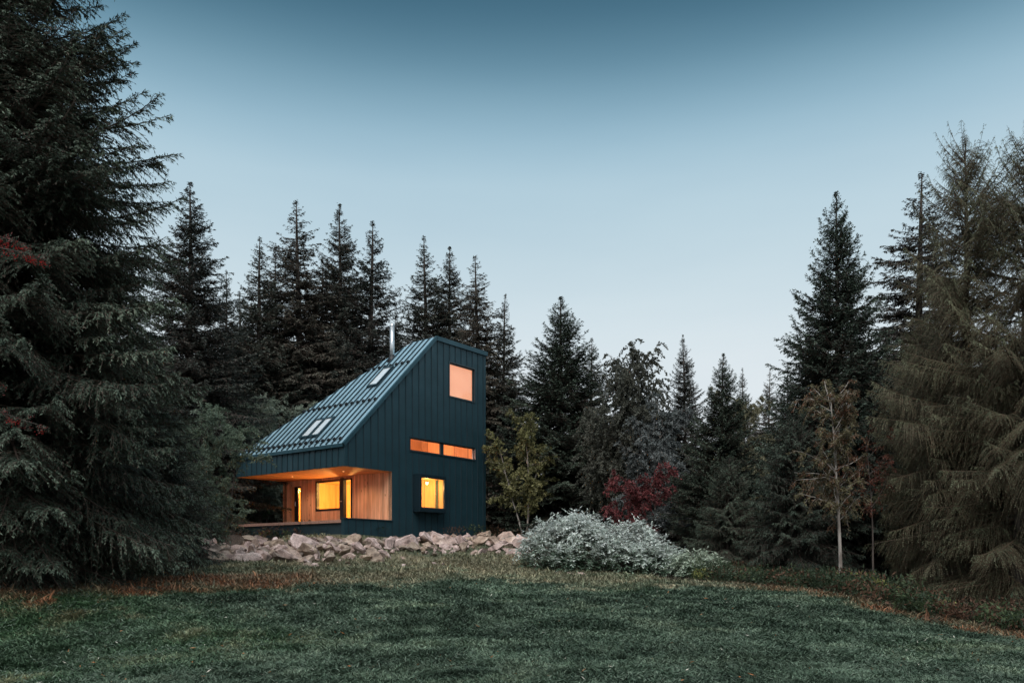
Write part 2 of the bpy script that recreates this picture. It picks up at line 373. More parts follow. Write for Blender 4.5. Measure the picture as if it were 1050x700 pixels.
def conifer(name, seed, H, R, h0=.3, nb=420, step=.10, shoot=(.15, .038), sstep=.07, e_lo=-12, e_hi=42, sag=28, lift=30, droop=.35, hang=.15,
            cols=((.022, .032, .026), (.05, .066, .055), (.075, .092, .08)), dead=(.07, .052, .042), deadf=.3, prof=.8, irregular=.3, twl=.32, trunk_r=None, bare=.12, whorl=.6, jit=.22, tipf=.86, label='', group=None, cat='spruce'):
    r = np.random.RandomState(seed)
    root = empty(name, (0, 0, 0), 0, label, cat, group)
    # trunk, slightly wandering
    S = 14; s = np.linspace(0, 1, S)
    wob = np.stack([np.cumsum(r.randn(S))*.012*H/10, np.cumsum(r.randn(S))*.012*H/10, s*H], 1); wob[0, :2] = 0
    tr = trunk_r or H*.0125+.02
    TP = wob[None]; TR = (tr*(1-s)**.8+.012)[None]; TR[0, 0] *= 1.25
    TP[0, 0, 2] = -.4
    v, q = tubes(TP, TR, 10)
    t_ = mesh_np('trunk', v, q, [M['bark']], root, smooth=True)
    # branches
    u = np.sort(1-(1-r.rand(nb))**tipf); u[-1] = 1.0
    u = np.where(r.rand(nb) < whorl, np.round(u*H/.42)/(H/.42)+r.randn(nb)*.004, u); u = np.clip(u, 0, .995)
    hz = h0+(H-h0)*u
    az = r.rand(nb)*2*math.pi+u*7
    ln = R*((1-u)**prof)*np.clip(.72+1.5*u, 0, 1)*(1-irregular+1.6*irregular*r.rand(nb))
    ph = r.rand(4)*6.3
    ln *= 1+irregular*.5*np.sin(az*2+ph[0]+u*9)*np.sin(az+ph[1]-u*14)
    ln = ln+(.04+.05*r.rand(nb))*H/15
    Sb = 9; ss = np.linspace(0, 1, Sb)
    e0 = np.radians(e_lo+(e_hi-e_lo)*u**1.2+r.randn(nb)*6+np.clip(u-.95, 0, .05)*700)
    sg = np.radians(sag)*(1-u*.8); lf = np.radians(lift)*(.6+.6*r.rand(nb))
    E = e0[:, None]-sg[:, None]*ss[None]*1.3+lf[:, None]*ss[None]**2.2
    da = r.randn(nb)[:, None]*.12*ss[None]
    st = np.stack([np.cos(E)*np.cos(az[:, None]+da), np.cos(E)*np.sin(az[:, None]+da), np.sin(E)], -1)*(ln/(Sb-1))[:, None, None]
    st[:, 0] = 0
    cx = np.interp(hz, wob[:, 2], wob[:, 0]); cy = np.interp(hz, wob[:, 2], wob[:, 1])
    P = np.cumsum(st, 1)+np.stack([cx, cy, hz], 1)[:, None]
    RB = (.006+.0085*ln)[:, None]*(1-ss[None]*.85)
    v1, q1 = tubes(P, RB, 3)
    # twigs
    nt = np.maximum((ln/step).astype(int), 2)
    b = np.repeat(np.arange(nb), nt*2)
    m = len(b); t = bare+(1.0-bare)*r.rand(m); side = np.where(r.rand(m) < .5, -1.0, 1.0)
    p0, T = interp_on(P, b, t)
    lat = nrm(np.cross(T, np.array([0, 0, 1.0])))*side[:, None]
    phi = np.radians(38+24*r.rand(m))*np.clip(1.15-t**4*.9, .15, 1)
    dr = nrm(T*np.cos(phi)[:, None]+lat*np.sin(phi)[:, None]+r.randn(m, 3)*.10)
    tl = np.minimum((twl*ln[b]*(1-t)**.7+.10)*(.6+.6*r.rand(m)), 1.2)
    # thin twig stems are only drawn where long
    ns = np.maximum((tl/sstep).astype(int), 2)
    j = np.repeat(np.arange(m), ns*2); k = len(j)
    x = r.rand(k)
    g = np.array([0, 0, 1.0])
    dd = droop*(.6+.8*r.rand(m))
    base = p0[j]+dr[j]*(tl[j]*x)[:, None]-g*(dd[j]*tl[j]*x*x)[:, None]
    t2 = nrm(dr[j]-g*(2*dd[j]*x)[:, None])
    s2 = np.where(r.rand(k) < .5, -1.0, 1.0)
    l2 = nrm(np.cross(t2, g+r.randn(k, 3)*.3))*s2[:, None]
    D = nrm(t2*.8+l2*.62+r.randn(k, 3)*jit-g*hang)
    sl = shoot[0]*(.55+.65*r.rand(k))*(1-.35*x)*np.clip(.45+2.2*(1-u[b[j]]), 0, 1); sw = shoot[1]*(.7+.6*r.rand(k))
    v2, q2 = diamonds(base, D, None, sl, sw, r.randn(k, 3)*.6+g)
    c = np.array(cols)
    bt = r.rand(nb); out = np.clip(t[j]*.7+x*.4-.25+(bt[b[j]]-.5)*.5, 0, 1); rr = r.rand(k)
    col = c[0]*(1-out)[:, None]+c[1]*out[:, None]  # needles darken inward: crown shade put into the colour
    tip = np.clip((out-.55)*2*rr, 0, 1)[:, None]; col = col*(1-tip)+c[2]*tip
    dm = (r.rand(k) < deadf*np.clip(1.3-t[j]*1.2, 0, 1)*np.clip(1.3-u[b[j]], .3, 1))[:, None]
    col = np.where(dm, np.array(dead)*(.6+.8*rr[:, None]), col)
    sel = tl > .28
    PP = np.stack([p0[sel]+dr[sel]*(tl[sel]*xx)[:, None]-g*(dd[sel]*tl[sel]*xx*xx)[:, None] for xx in (0, .5, 1)], 1)
    v3, q3 = tubes(PP, np.tile(np.array([.0045, .0035, .0015]), (sel.sum(), 1))*(1+R*.12), 3)
    V = np.concatenate([v2, v1, v3]); Q = np.concatenate([q2, q1+len(v2), q3+len(v2)+len(v1)])
    bc = np.array(dead)
    T_ = np.concatenate([col, np.tile(bc*.8, (len(q1), 1)), np.tile(bc, (len(q3), 1))])
    mi = np.concatenate([np.zeros(len(q2)), np.zeros(len(q1)+len(q3))])
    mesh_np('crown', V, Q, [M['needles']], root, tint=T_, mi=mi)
    root['h'] = float(H)
    return root

def put(proto, first, p, Y, top, label, wid=1.0, rz=None, group=None, sink=.1):
    """stand a tree at photo column p, distance Y, its tip reaching row `top`"""
    x = px(p, Y); z = gz(x, Y)-sink
    s = (pz(top, Y)-z)/proto['h']
    rz = random.uniform(0, 6.28) if rz is None else rz
    if first:
        proto.location = (x, Y, z); proto.rotation_euler = (0, 0, rz); proto.scale = (s*wid, s*wid, s); proto['label'] = label
        if group: proto['group'] = group
        return proto
    o = copy_thing(proto, (x, Y, z), rz, (s*wid, s*wid, s), label, group)
    o.rotation_euler = (random.uniform(-.025, .025), random.uniform(-.025, .025), rz)
    return o

DD = (.12, .092, .075)
DK = ((.020, .027, .022), (.072, .083, .066), (.17, .185, .155))  # first tone kept low for shade inside the crown
GR = ((.018, .028, .020), (.075, .105, .075), (.20, .25, .19))
BR = ((.028, .028, .021), (.092, .086, .066), (.18, .17, .135))
# left giant, near
near = conifer('spruce_tree', 11, 20, 5.7, .2, nb=820, step=.085, shoot=(.13, .024), sstep=.05, e_lo=-18, sag=24, lift=34, droop=.45, hang=.25, cols=GR, deadf=.3, prof=.78, irregular=.26,
               label='', cat='spruce')
put(near, True, 5, 18.2, -300, 'giant dark spruce filling the left edge and rising out of the picture', .93, rz=.4)
tall_a = conifer('spruce_tree', 21, 17, 4.6, .4, nb=760, step=.085, shoot=(.15, .034), sstep=.062, twl=.24, e_hi=38, cols=DK, prof=.92, deadf=.5, irregular=.34, dead=DD, whorl=.25)
tall_b = conifer('spruce_tree', 22, 17, 4.2, .8, nb=640, step=.085, shoot=(.15, .034), sstep=.062, twl=.24, e_lo=-26, e_hi=30, sag=34, hang=.4, cols=BR, prof=.9, irregular=.45, deadf=.5, dead=DD, whorl=.25)
tall_c = conifer('spruce_tree', 23, 15, 4.2, .5, nb=720, step=.085, shoot=(.14, .034), sstep=.062, twl=.24, e_hi=34, cols=DK, prof=1.0, irregular=.38, deadf=.35, dead=DD, whorl=.25)
bushy = conifer('spruce_tree', 24, 11, 3.7, .15, nb=720, step=.075, shoot=(.12, .027), sstep=.052, twl=.26, whorl=.3, e_lo=-10, sag=20, lift=34, droop=.3, cols=GR, prof=.85, deadf=.2)
low = conifer('spruce_tree', 25, 7, 2.9, .1, nb=380, step=.08, shoot=(.11, .022), sstep=.05, e_lo=-8, sag=26, lift=22, droop=.5, hang=.3, cols=GR, prof=.55, deadf=.35)

put(tall_a, True, 192, 38, 186, 'tall narrow spruce just right of the giant left spruce', 1.15)
put(tall_c, True, 232, 44, 278, 'small slim spruce tip in the gap left of the house spruces', .8)
put(tall_c, False, 263, 46, 246, 'conical spruce rising above the grey-green bush, left of the twin-tipped pair', 1.15)
put(tall_b, True, 283, 48, 255, 'thin spruce tip close behind the conical spruce above the grey-green bush', .8)
put(tall_b, False, 313, 48, 207, 'tallest brownish spruce behind the house roof', 1.3)
put(tall_a, False, 346, 50, 212, 'slim spruce between the tallest spruce and the full one behind the roof', 1.0)
put(tall_c, False, 374, 49, 227, 'full dark spruce directly left of the chimney', 1.2)
put(tall_b, False, 404, 53, 311, 'short distant spruce directly behind the steel chimney', .8)
put(tall_c, False, 441, 50, 245, 'left one of the two close spruces above the roof peak', 1.1)
put(tall_a, False, 462, 52, 256, 'right one of the two close spruces above the roof peak', 1.05)
put(tall_b, False, 495, 48, 262, 'slim tall spruce above the right corner of the house', 1.2)
put(tall_c, False, 514, 48, 302, 'lower spruce leaning on the slim one at the right house corner', .9)
put(bushy, True, 573, 41.5, 306, 'broad grey-green spruce standing behind the yellow-green birch', 1.2)
put(tall_c, False, 603, 44, 348, 'spruce shoulder between the broad grey-green spruce and the drooping birch', 1.2)
put(tall_b, False, 330, 52, 262, 'spruce half hidden between the tallest spruce and the slim one', 1.1)
put(tall_c, False, 248, 50, 300, 'lower spruce left of the conical spruce', 1.1)
put(tall_a, False, 704, 46, 343, 'lone slender spruce beside the gap of sky', .8)
put(bushy, False, 737, 33, 364, 'medium green spruce right of the red-leaved shrub', .95)
put(tall_c, False, 765, 48, 377, 'small distant spruce tip right of the medium green spruce', .8)
put(tall_b, False, 784, 50, 378, 'second small distant spruce tip, beside the pale tree', .8)
put(tall_a, False, 804, 46, 371, 'distant spruce at the left foot of the tall right spruce', .8)
put(bushy, False, 857, 29, 204, 'tall broad dark spruce right of the sky gap', .85)
put(tall_b, False, 940, 31, 181, 'high spruce half hidden behind the hanging larch', 1.3)
put(low, True, 150, 24.5, 400, 'wide spruce with sweeping lower boughs reaching toward the house eave', 1.15)
put(low, False, -25, 17.5, 480, 'dark young spruce low at the left edge of the meadow', .8)
put(bushy, False, 120, 27, 250, 'spruce between the giant left spruce and the narrow one', 1.0)
put(low, False, 745, 27.5, 470, 'low spreading spruce above the green end of the shrub', .85)
put(low, False, 815, 26.5, 430, 'dense spruce skirt at the foot of the tall right spruce', .9)

# far fill: the wood goes on behind
cap = [(-200, 260), (200, 330), (230, 350), (400, 350), (430, 330), (520, 400), (560, 420), (620, 440), (655, 462), (690, 455), (720, 425), (800, 405), (840, 330), (1250, 300)]
k = 0
protos = [tall_a, tall_b, tall_c]
rf = random.Random(5)
for row, (Y, stepx) in enumerate(((52, 26), (60, 24), (70, 24))):
    p = -40
    while p < 1100:
        top = float(np.interp(p, [c[0] for c in cap], [c[1] for c in cap]))+rf.uniform(8, 60)
        YY = Y+rf.uniform(-3, 3)
        put(protos[k % 3], False, p+rf.uniform(-8, 8), YY, top, 'dark spruce deep in the wood behind the front trees', .85+rf.random()*.3, rf.uniform(0, 6), 'spruces deep in the wood')
        k += 1; p += stepx*(1+rf.random()*.5)

# larches: weeping olive-brown curtains
LA = ((.045, .052, .028), (.155, .165, .098), (.29, .30, .20))
larch = conifer('larch_tree', 31, 14, 3.3, .5, nb=420, step=.07, shoot=(.065, .012), sstep=.03, e_lo=-8, e_hi=50, sag=30, lift=30, droop=.9, hang=.6, cols=LA, dead=(.10, .07, .045), deadf=.25, prof=.36,
                irregular=.48, tipf=1.0, twl=.30, jit=.55, label='', cat='larch')
put(larch, True, 992, 22.5, 150, 'large weeping olive-brown larch at the right side of the meadow', .85)
put(larch, False, 1042, 21, 145, 'twin weeping larch cut by the right edge of the picture', .95, rz=2.0)
put(larch, False, 950, 25, 330, 'lower weeping larch standing behind the two rowans', .8, rz=4.0)

# ------------------------------------------------------------------ broadleaved trees and shrubs
def polyline(p, d, ln, S, bend, up, r):
    pts = [np.array(p, float)]; d = np.array(d, float); d /= np.linalg.norm(d)
    for _ in range(S-1):
        d = d+r.randn(3)*bend+np.array([0, 0, up]); d /= np.linalg.norm(d); pts.append(pts[-1]+d*ln/(S-1))
    return np.array(pts)
def broadleaf(name, seed, loc, trunks, H, R, crown_from=.35, nl=30, nt=14, nleaf=26, leaf=(.06, .035), cols=((.1, .12, .05), (.2, .2, .09)), bark='pale_bark', r0=.06,
              up=.06, spread=.7, droop=.5, label='', cat='tree', tb=.05):
    r = np.random.RandomState(seed); root = empty(name, loc, 0, label, cat)
    TP = []; TR = []
    for (dx, dy, hh) in trunks:
        P = polyline((0, 0, -.3), (dx, dy, 1.0), hh*H+.3, 12, tb, .02, r); TP.append(P); TR.append(r0*(1-np.linspace(0, 1, 12)*.85)*(.7+.3*hh))
    TP = np.array(TP); TR = np.array(TR)
    v, q = tubes(TP, TR, 8); mesh_np('trunk', v, q, [M[bark]], root, smooth=True)
    LP = []
    for i in range(nl):
        tp = TP[r.randint(len(TP))]; t = crown_from+(1-crown_from)*r.rand()
        f = t*11*.999; a = int(f); p = tp[a]*(1-(f-a))+tp[a+1]*(f-a)
        az = r.rand()*6.28; e = .2+.9*r.rand(); ln = R*(1.15-.6*abs(t-.6))*(.5+.6*r.rand())
        LP.append(polyline(p, (math.cos(az)*math.cos(e), math.sin(az)*math.cos(e), math.sin(e)), ln, 7, .14, up-.1*droop, r))
    LP = np.array(LP); LR = np.tile(np.linspace(.016, .005, 7), (nl, 1))*(r0/.06)**.5
    m = nl*nt; b = np.repeat(np.arange(nl), nt); p0, T = interp_on(LP, b, .15+.85*r.rand(m))
    D = nrm(T*.7+r.randn(m, 3)*spread); tl = R*(.12+.22*r.rand(m))
    g = np.array([0, 0, 1.0])
    X = np.linspace(0, 1, 4)[None, :, None]
    PP = p0[:, None]+D[:, None]*X*tl[:, None, None]-g*(droop*tl[:, None, None]*X*X)
    v1, q1 = tubes(LP, LR, 4); v2, q2 = tubes(PP, np.tile(np.array([.005, .004, .003, .0015]), (m, 1)), 3)
    mesh_np('limbs', np.concatenate([v1, v2]), np.concatenate([q1, q2+len(v1)]), [M[bark]], root)
    k = m*nleaf; j = np.repeat(np.arange(m), nleaf); B, T2 = interp_on(PP, j, r.rand(k)**.7)
    Dl = nrm(r.randn(k, 3)+T2*.8-g*.5*droop)
    l = leaf[0]*(.6+.7*r.rand(k)); w = leaf[1]*(.6+.7*r.rand(k))
    v, q = diamonds(B+r.randn(k, 3)*.02, Dl, None, l, w, r.randn(k, 3))
    c = np.array(cols); t = np.clip(r.rand(m)[j]*.7+r.rand(k)*.4-.05, 0, 1)*(len(c)-1); a = np.minimum(t.astype(int), len(c)-2)
    col = c[a]*(1-(t-a))[:, None]+c[a+1]*(t-a)[:, None]
    mesh_np('crown', v, q, [M['leaves']], root, tint=col)
    return root
def at(p, Y, sink=0.05):
    x = px(p, Y); return (x, Y, gz(x, Y)-sink)
broadleaf('birch_tree', 41, at(538, 37.6), [(-.16, .1, .85), (.10, .1, 1.0), (.02, .2, .8)], 5.6, 1.12, .3, 56, 16, 26, (.10, .07), ((.06, .065, .03), (.17, .17, .075), (.26, .25, .12)), r0=.05,
          label='yellow-green birch with forked pale stems beside the right house corner', cat='birch')
broadleaf('birch_tree', 42, at(628, 37), [(0, 0, 1.0), (.12, 0, .9)], 7.7, 2.5, .25, 90, 22, 40, (.11, .07), ((.05, .055, .045), (.11, .115, .095)), r0=.09, droop=.9, bark='bark',
          label='dark drooping birch with overhanging tip beside the sky gap', cat='birch')
broadleaf('willow_bush', 43, at(270, 42), [(-.1, 0, 1.0), (.2, 0, .9), (-.3, .1, .8)], 7.6, 2.2, .15, 100, 20, 44, (.12, .05), ((.14, .16, .115), (.25, .29, .22), (.33, .37, .29)), r0=.06, droop=.3,
          label='rounded grey-green leafy willow behind the low end of the roof', cat='willow')
broadleaf('willow_bush', 44, at(266, 42.5), [(0, 0, 1.0)], 3.2, 1.3, .35, 34, 14, 30, (.09, .05), ((.05, .09, .04), (.11, .17, .07)), r0=.05, droop=.3,
          label='small green bush under the roof overhang beside the terrace', cat='bush')
broadleaf('elder_shrub', 51, at(222, 32), [(-.1, 0, 1.0), (.25, 0, .9), (-.3, 0, .8)], 5.2, 1.5, .1, 70, 16, 30, (.11, .035), ((.07, .10, .065), (.15, .20, .14), (.20, .25, .19)), r0=.05, droop=.4, bark='bark',
          label='loose grey-green shrub between the left spruces and the terrace', cat='shrub')
broadleaf('maple_shrub', 45, at(648, 31.5), [(-.25, 0, 1.0), (.25, 0, 1.0), (0, .1, 1.1)], 3.2, 1.2, .12, 54, 14, 18, (.10, .06), ((.055, .028, .026), (.13, .034, .038), (.21, .06, .06)), r0=.04, bark='bark',
          label='deep red autumn shrub behind the white-leaved shrub', cat='shrub')
broadleaf('whitebeam_tree', 46, at(668, 35), [(-.05, 0, 1.0), (.15, 0, .9)], 5.9, 1.6, .2, 70, 18, 40, (.11, .06), ((.10, .12, .12), (.20, .22, .22)), r0=.05,
          label='silvery pale tree above the deep red shrub', cat='tree')
broadleaf('birch_tree', 47, at(770, 42), [(0, 0, 1.0), (.08, 0, .9)], 8.8, 1.5, .2, 70, 16, 40, (.12, .05), ((.10, .10, .06), (.20, .19, .12)), r0=.07, droop=1.0,
          label='pale yellowish birch between the medium and tall right spruces', cat='birch')
broadleaf('rowan_tree', 48, at(862, 22.6), [(0, .02, 1.0)], 5.6, 1.1, .35, 46, 10, 30, (.085, .032), ((.16, .06, .032), (.10, .085, .05), (.16, .145, .075)), tb=.012, r0=.06, droop=.7,
          label='slender rowan with pale straight trunk and sparse rusty-green leaves', cat='rowan')
broadleaf('rowan_tree', 49, at(897, 22.8), [(-.06, .02, 1.0)], 4.2, 1.0, .5, 16, 8, 12, (.07, .03), ((.09, .03, .018), (.15, .05, .03)), tb=.02, r0=.035, droop=.7, bark='bark',
          label='thin dark-stemmed rowan sapling under the larch', cat='rowan')

# rowan at the left edge, its berry branches reach into the picture
def berry_rowan():
    r = np.random.RandomState(50); x0, Y = px(-120, 12.5), 12.5
    root = empty('rowan_tree', (x0, Y, gz(x0, Y)-.05), 0, 'rowan branches with red berries hanging in from the left edge', 'rowan')
    P = polyline((0, 0, -.3), (0, 0, 1), 7.0, 12, .04, .02, r)[None]
    v, q = tubes(P, (np.linspace(.09, .02, 12))[None], 8); mesh_np('trunk', v, q, [M['bark']], root, smooth=True)
    LP = []; zr = root.location.z
    for (q1, ph, endp, endq) in ((235, 0, 42, 262), (225, 0, 12, 240), (395, 0, 22, 430), (385, 0, 8, 400), (300, 0, -30, 320), (180, 0, -40, 190)):
        a = np.array([0, 0, pz(q1+20, Y)-zr]); e = np.array([px(endp, Y)-x0, r.uniform(-.5, .5), pz(endq, Y)-zr])
        mid = (a+e)/2+np.array([0, 0, .35]); t = np.linspace(0, 1, 9)[:, None]
        LP.append(a*(1-t)**2+2*mid*t*(1-t)+e*t*t+r.randn(9, 3)*.02)
    LP = np.array(LP); v, q = tubes(LP, np.tile(np.linspace(.02, .004, 9), (len(LP), 1)), 5)
    mesh_np('limbs', v, q, [M['bark']], root)
    n = 420; b = r.randint(len(LP), size=n); B, T = interp_on(LP, b, .35+.65*r.rand(n))
    D = nrm(r.randn(n, 3)*.8+T-np.array([0, 0, .6])); j = np.repeat(np.arange(n), 9)
    t = np.tile(np.linspace(.2, 1, 9), n); ll = .16
    BB = B[j]+D[j]*(ll*t)[:, None]; sd = nrm(np.cross(D, r.randn(n, 3)))[j]*np.where(np.arange(n*9) % 2, 1, -1)[:, None]
    v, q = diamonds(BB, nrm(sd+D[j]*.4), None, np.full(n*9, .045), np.full(n*9, .016), r.randn(n*9, 3))
    c = np.where(r.rand(n*9)[:, None] < .35, np.array([.16, .04, .035]), np.array([.06, .07, .05]))*(.6+.8*r.rand(n*9))[:, None]
    mesh_np('crown', v, q, [M['leaves']], root, tint=c)
    # berry bunches
    nbch = 32; b = r.randint(4, size=nbch); B, _ = interp_on(LP, b, .6+.4*r.rand(nbch))
    o8 = np.array([(1,0,0),(-1,0,0),(0,1,0),(0,-1,0),(0,0,1),(0,0,-1)], float)*.0095
    f8 = np.array([(0,2,4,4),(2,1,4,4),(1,3,4,4),(3,0,4,4),(2,0,5,5),(1,2,5,5),(3,1,5,5),(0,3,5,5)])
    pc = np.repeat(B, 16, 0)+r.randn(nbch*16, 3)*np.array([.03, .03, .03])-np.array([0, 0, .09])
    V = (pc[:, None]+o8[None]).reshape(-1, 3); Q = (np.arange(len(pc))[:, None, None]*6+f8[None, :, :]).reshape(-1, 4)[:, :3]
    mesh_np('berries', V, Q, [M['leaves']], root, tint=np.repeat(np.array([.55, .035, .03])*(.4+.9*r.rand(len(pc), 1)), 8, 0))
berry_rowan()
grass()

# the white-leaved shrub: arching sprays over a mound
def mound(name, seed, cx, cy, rx, ry, h, n, label, cols, cat='shrub', skew=0.0, lf=(.13, .038), prob_low=.45):
    r = np.random.RandomState(seed); root = empty(name, (cx, cy, gz(cx, cy)-.05), 0, label, cat)
    rad = np.sqrt(r.rand(n))*.98; a = r.rand(n)*6.28
    X = np.cos(a)*rad; Yy = np.sin(a)*rad
    lum = 1+.10*np.sin(X*9+seed)+.10*np.sin(Yy*6+X*5)+.16*(r.rand(n)-.5)-skew*X
    top = h*np.sqrt(np.clip(1-rad**2.6, 0, 1))*lum
    zz = top*np.where(r.rand(n) < prob_low, r.rand(n), 1.0)
    gl = ground(cx+X*rx, cy+Yy*ry)-root.location.z
    tipP = np.stack([X*rx, Yy*ry, gl+zz+.05], 1)
    outd = nrm(np.stack([X/rx, Yy/ry, .25+.0*X], 1)*np.array([1, 1, .6])+r.randn(n, 3)*.22)
    ln = (.45+.95*r.rand(n)**2)*(.5+.5*min(1, h)); g = np.array([0, 0, 1.0])
    t = np.linspace(0, 1, 6)[None, :, None]
    st = tipP-outd*ln[:, None]*.7-g*.28
    PP = st[:, None]+outd[:, None]*t*ln[:, None, None]+g*(t*.75-t*t*.62)*ln[:, None, None]
    v, q = tubes(PP, np.tile(np.linspace(.008, .002, 6), (n, 1)), 3)
    # woody stems from the ground
    m = 60; s0 = np.stack([r.randn(m)*rx*.25, r.randn(m)*ry*.25, np.zeros(m)-.1], 1); ix = r.randint(n, size=m)
    tt = np.linspace(0, 1, 6)[None, :, None]; SP = s0[:, None]*(1-tt)+st[ix][:, None]*tt+g*(tt*(1-tt))*.6
    vs, qs = tubes(SP, np.tile(np.linspace(.02, .006, 6), (m, 1)), 4)
    mesh_np('stems', np.concatenate([v, vs]), np.concatenate([q, qs+len(v)]), [M['bark']], root)
    nlf = 26; j = np.repeat(np.arange(n), nlf); k = len(j); x = .1+.9*r.rand(k); B, T = interp_on(PP, j, x)
    sd = np.where(r.rand(k) < .5, 1.0, -1.0)[:, None]
    lat = nrm(np.cross(T, g))*sd; D = nrm(T*.75+lat*.8+r.randn(k, 3)*.25-g*.1)
    l = lf[0]*(.6+.6*r.rand(k)); w = lf[1]*(.7+.5*r.rand(k))
    v, q = diamonds(B, D, None, l, w, g+r.randn(k, 3)*.35)
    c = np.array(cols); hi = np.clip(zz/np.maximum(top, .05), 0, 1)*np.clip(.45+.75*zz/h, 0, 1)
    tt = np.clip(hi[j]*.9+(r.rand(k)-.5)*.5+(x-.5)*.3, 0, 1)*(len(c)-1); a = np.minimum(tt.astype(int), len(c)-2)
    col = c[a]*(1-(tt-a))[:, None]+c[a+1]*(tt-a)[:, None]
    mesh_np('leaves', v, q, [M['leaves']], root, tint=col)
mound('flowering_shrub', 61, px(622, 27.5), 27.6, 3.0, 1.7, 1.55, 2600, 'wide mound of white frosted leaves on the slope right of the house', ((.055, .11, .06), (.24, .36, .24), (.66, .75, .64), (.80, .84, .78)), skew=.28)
mound('low_shrub', 62, px(716, 26.6), 26.5, 1.15, .9, .75, 420, 'low pale green shrub at the right end of the white-leaved mound', ((.05, .10, .055), (.22, .32, .22), (.50, .58, .48)))
mound('low_shrub', 63, px(765, 25.6), 25.6, .85, .6, .42, 220, 'smallest low green shrub at the foot of the right spruces', ((.04, .08, .045), (.13, .20, .13), (.22, .30, .22)))

# undergrowth: dark herb layer at the wood's edge
def undergrowth():
    r = np.random.RandomState(71)
    pts = []
    for _ in range(900):
        if r.rand() < .62:
            x = r.uniform(5.5, 15); y = border(x)+r.uniform(1.2, 7)
        else:
            x = r.uniform(-16, -9.8); y = border(x)+r.uniform(3.0, 8)
        pts.append((x, y))
    for _ in range(350): x = r.uniform(-14, 8); pts.append((x, r.uniform(36, 44) if x > -5 else r.uniform(33.5, 40)))
    pts = np.array(pts); n = len(pts); z = ground(pts[:, 0], pts[:, 1])
    nl = 90; j = np.repeat(np.arange(n), nl); k = len(j)
    sz = .15+.35*r.rand(n)
    B = np.stack([pts[j, 0], pts[j, 1], z[j]], 1)+np.stack([r.randn(k)*.3*sz[j]*1.5, r.randn(k)*.3*sz[j]*1.5, sz[j]*r.rand(k)**.7*1.3], 1)
    D = nrm(r.randn(k, 3)*.7+np.array([0, 0, .4]))
    v, q = diamonds(B, D, None, .06+.09*r.rand(k), .02+.03*r.rand(k), r.randn(k, 3))
    cc = np.array([(.035, .055, .03), (.06, .085, .04), (.10, .055, .035), (.17, .18, .06)]); ci = r.choice(4, size=n, p=(.48, .25, .25, .02))
    col = cc[ci][j]*(.6+.8*r.rand(k))[:, None]
    o = mesh_np('undergrowth', v, q, [M['leaves']], tint=col); tag(o, 'dark low herbs and brown ferns along the edge of the wood', 'undergrowth', kind='stuff')
undergrowth()

# ------------------------------------------------------------------ rocks
def rock_material():
    m, nt, out = new_mat('granite')
    tc = N(nt, 'ShaderNodeTexCoord'); oi = N(nt, 'ShaderNodeObjectInfo')
    sc = N(nt, 'ShaderNodeVectorMath', operation='ADD'); L(nt, tc.outputs['Object'], sc.inputs[0]); L(nt, oi.outputs['Random'], sc.inputs[1])
    n1 = N(nt, 'ShaderNodeTexNoise', Scale=2.0, Detail=6.0); L(nt, sc.outputs[0], n1.inputs['Vector'])
    n2 = N(nt, 'ShaderNodeTexNoise', Scale=22.0, Detail=4.0); L(nt, sc.outputs[0], n2.inputs['Vector'])
    r1 = ramp(nt, n1.outputs[0], [(.3, (.22, .18, .165)), (.46, (.48, .385, .35)), (.6, (.66, .56, .52)), (.75, (.80, .74, .70))])
    r2 = ramp(nt, n2.outputs[0], [(.35, (.6, .6, .6)), (.6, (1.1, 1.08, 1.06))])
    r3 = ramp(nt, oi.outputs['Random'], [(0, (.42, .41, .38)), (.3, (.85, .76, .62)), (.6, (1.05, .95, .95)), (1, (1.2, 1.12, 1.12))])
    c = mulcol(nt, r1.outputs[0], r2.outputs[0]); c = mulcol(nt, c, r3.outputs[0])
    b = N(nt, 'ShaderNodeBsdfPrincipled', Roughness=.85); L(nt, c, b.inputs['Base Color'])
    bu = N(nt, 'ShaderNodeBump', Strength=.7, Distance=.03); L(nt, n2.outputs[0], bu.inputs['Height']); L(nt, bu.outputs[0], b.inputs['Normal'])
    L(nt, b.outputs[0], out.inputs[0]); return m
M['rock'] = rock_material()
def rock_mesh(seed):
    import bmesh
    r = np.random.RandomState(seed); bm = bmesh.new(); bmesh.ops.create_icosphere(bm, subdivisions=4, radius=1)
    V = np.array([v.co[:] for v in bm.verts])
    for _ in range(13):
        n = nrm(r.randn(3)); d = .34+.32*r.rand(); s = V@n; V = V-np.outer(np.maximum(s-d, 0)*.985, n)
    V *= np.array([1, .75+.2*r.rand(), .62+.25*r.rand()])
    V += (vnoise(V[:, 0]*3+9, V[:, 1]*3+V[:, 2]*2+9, .8, seed)-.5)[:, None]*nrm(V)*.09+(vnoise(V[:, 0]*9+9, V[:, 1]*9+V[:, 2]*7+9, .8, seed+1)-.5)[:, None]*nrm(V)*.035
    for v, c in zip(bm.verts, V): v.co = c
    me = bpy.data.meshes.new('rock'); bm.to_mesh(me); bm.free(); me.materials.append(M['rock'])
    for p in me.polygons: p.use_smooth = False
    return me
rmesh = [rock_mesh(100+i) for i in range(12)]
rr = random.Random(8)
def rock(x, y, s, label='pale pinkish boulder among many in the bank below the house', group='loose rocks of the bank', lift=.0, flat=1.0, rot=None):
    o = bpy.data.objects.new('rock', rr.choice(rmesh)); COL.objects.link(o)
    o.location = (x, y, gz(x, y)+s*.22+lift); s *= 1.25; o.scale = (s*rr.uniform(.9, 1.35), s*rr.uniform(.6, 1.0), s*rr.uniform(.55, 1.0)*flat)
    o.rotation_euler = rot or (rr.uniform(-.5, .5), rr.uniform(-.5, .5), rr.uniform(0, 6.28)); tag(o, label, 'rock', group); return o
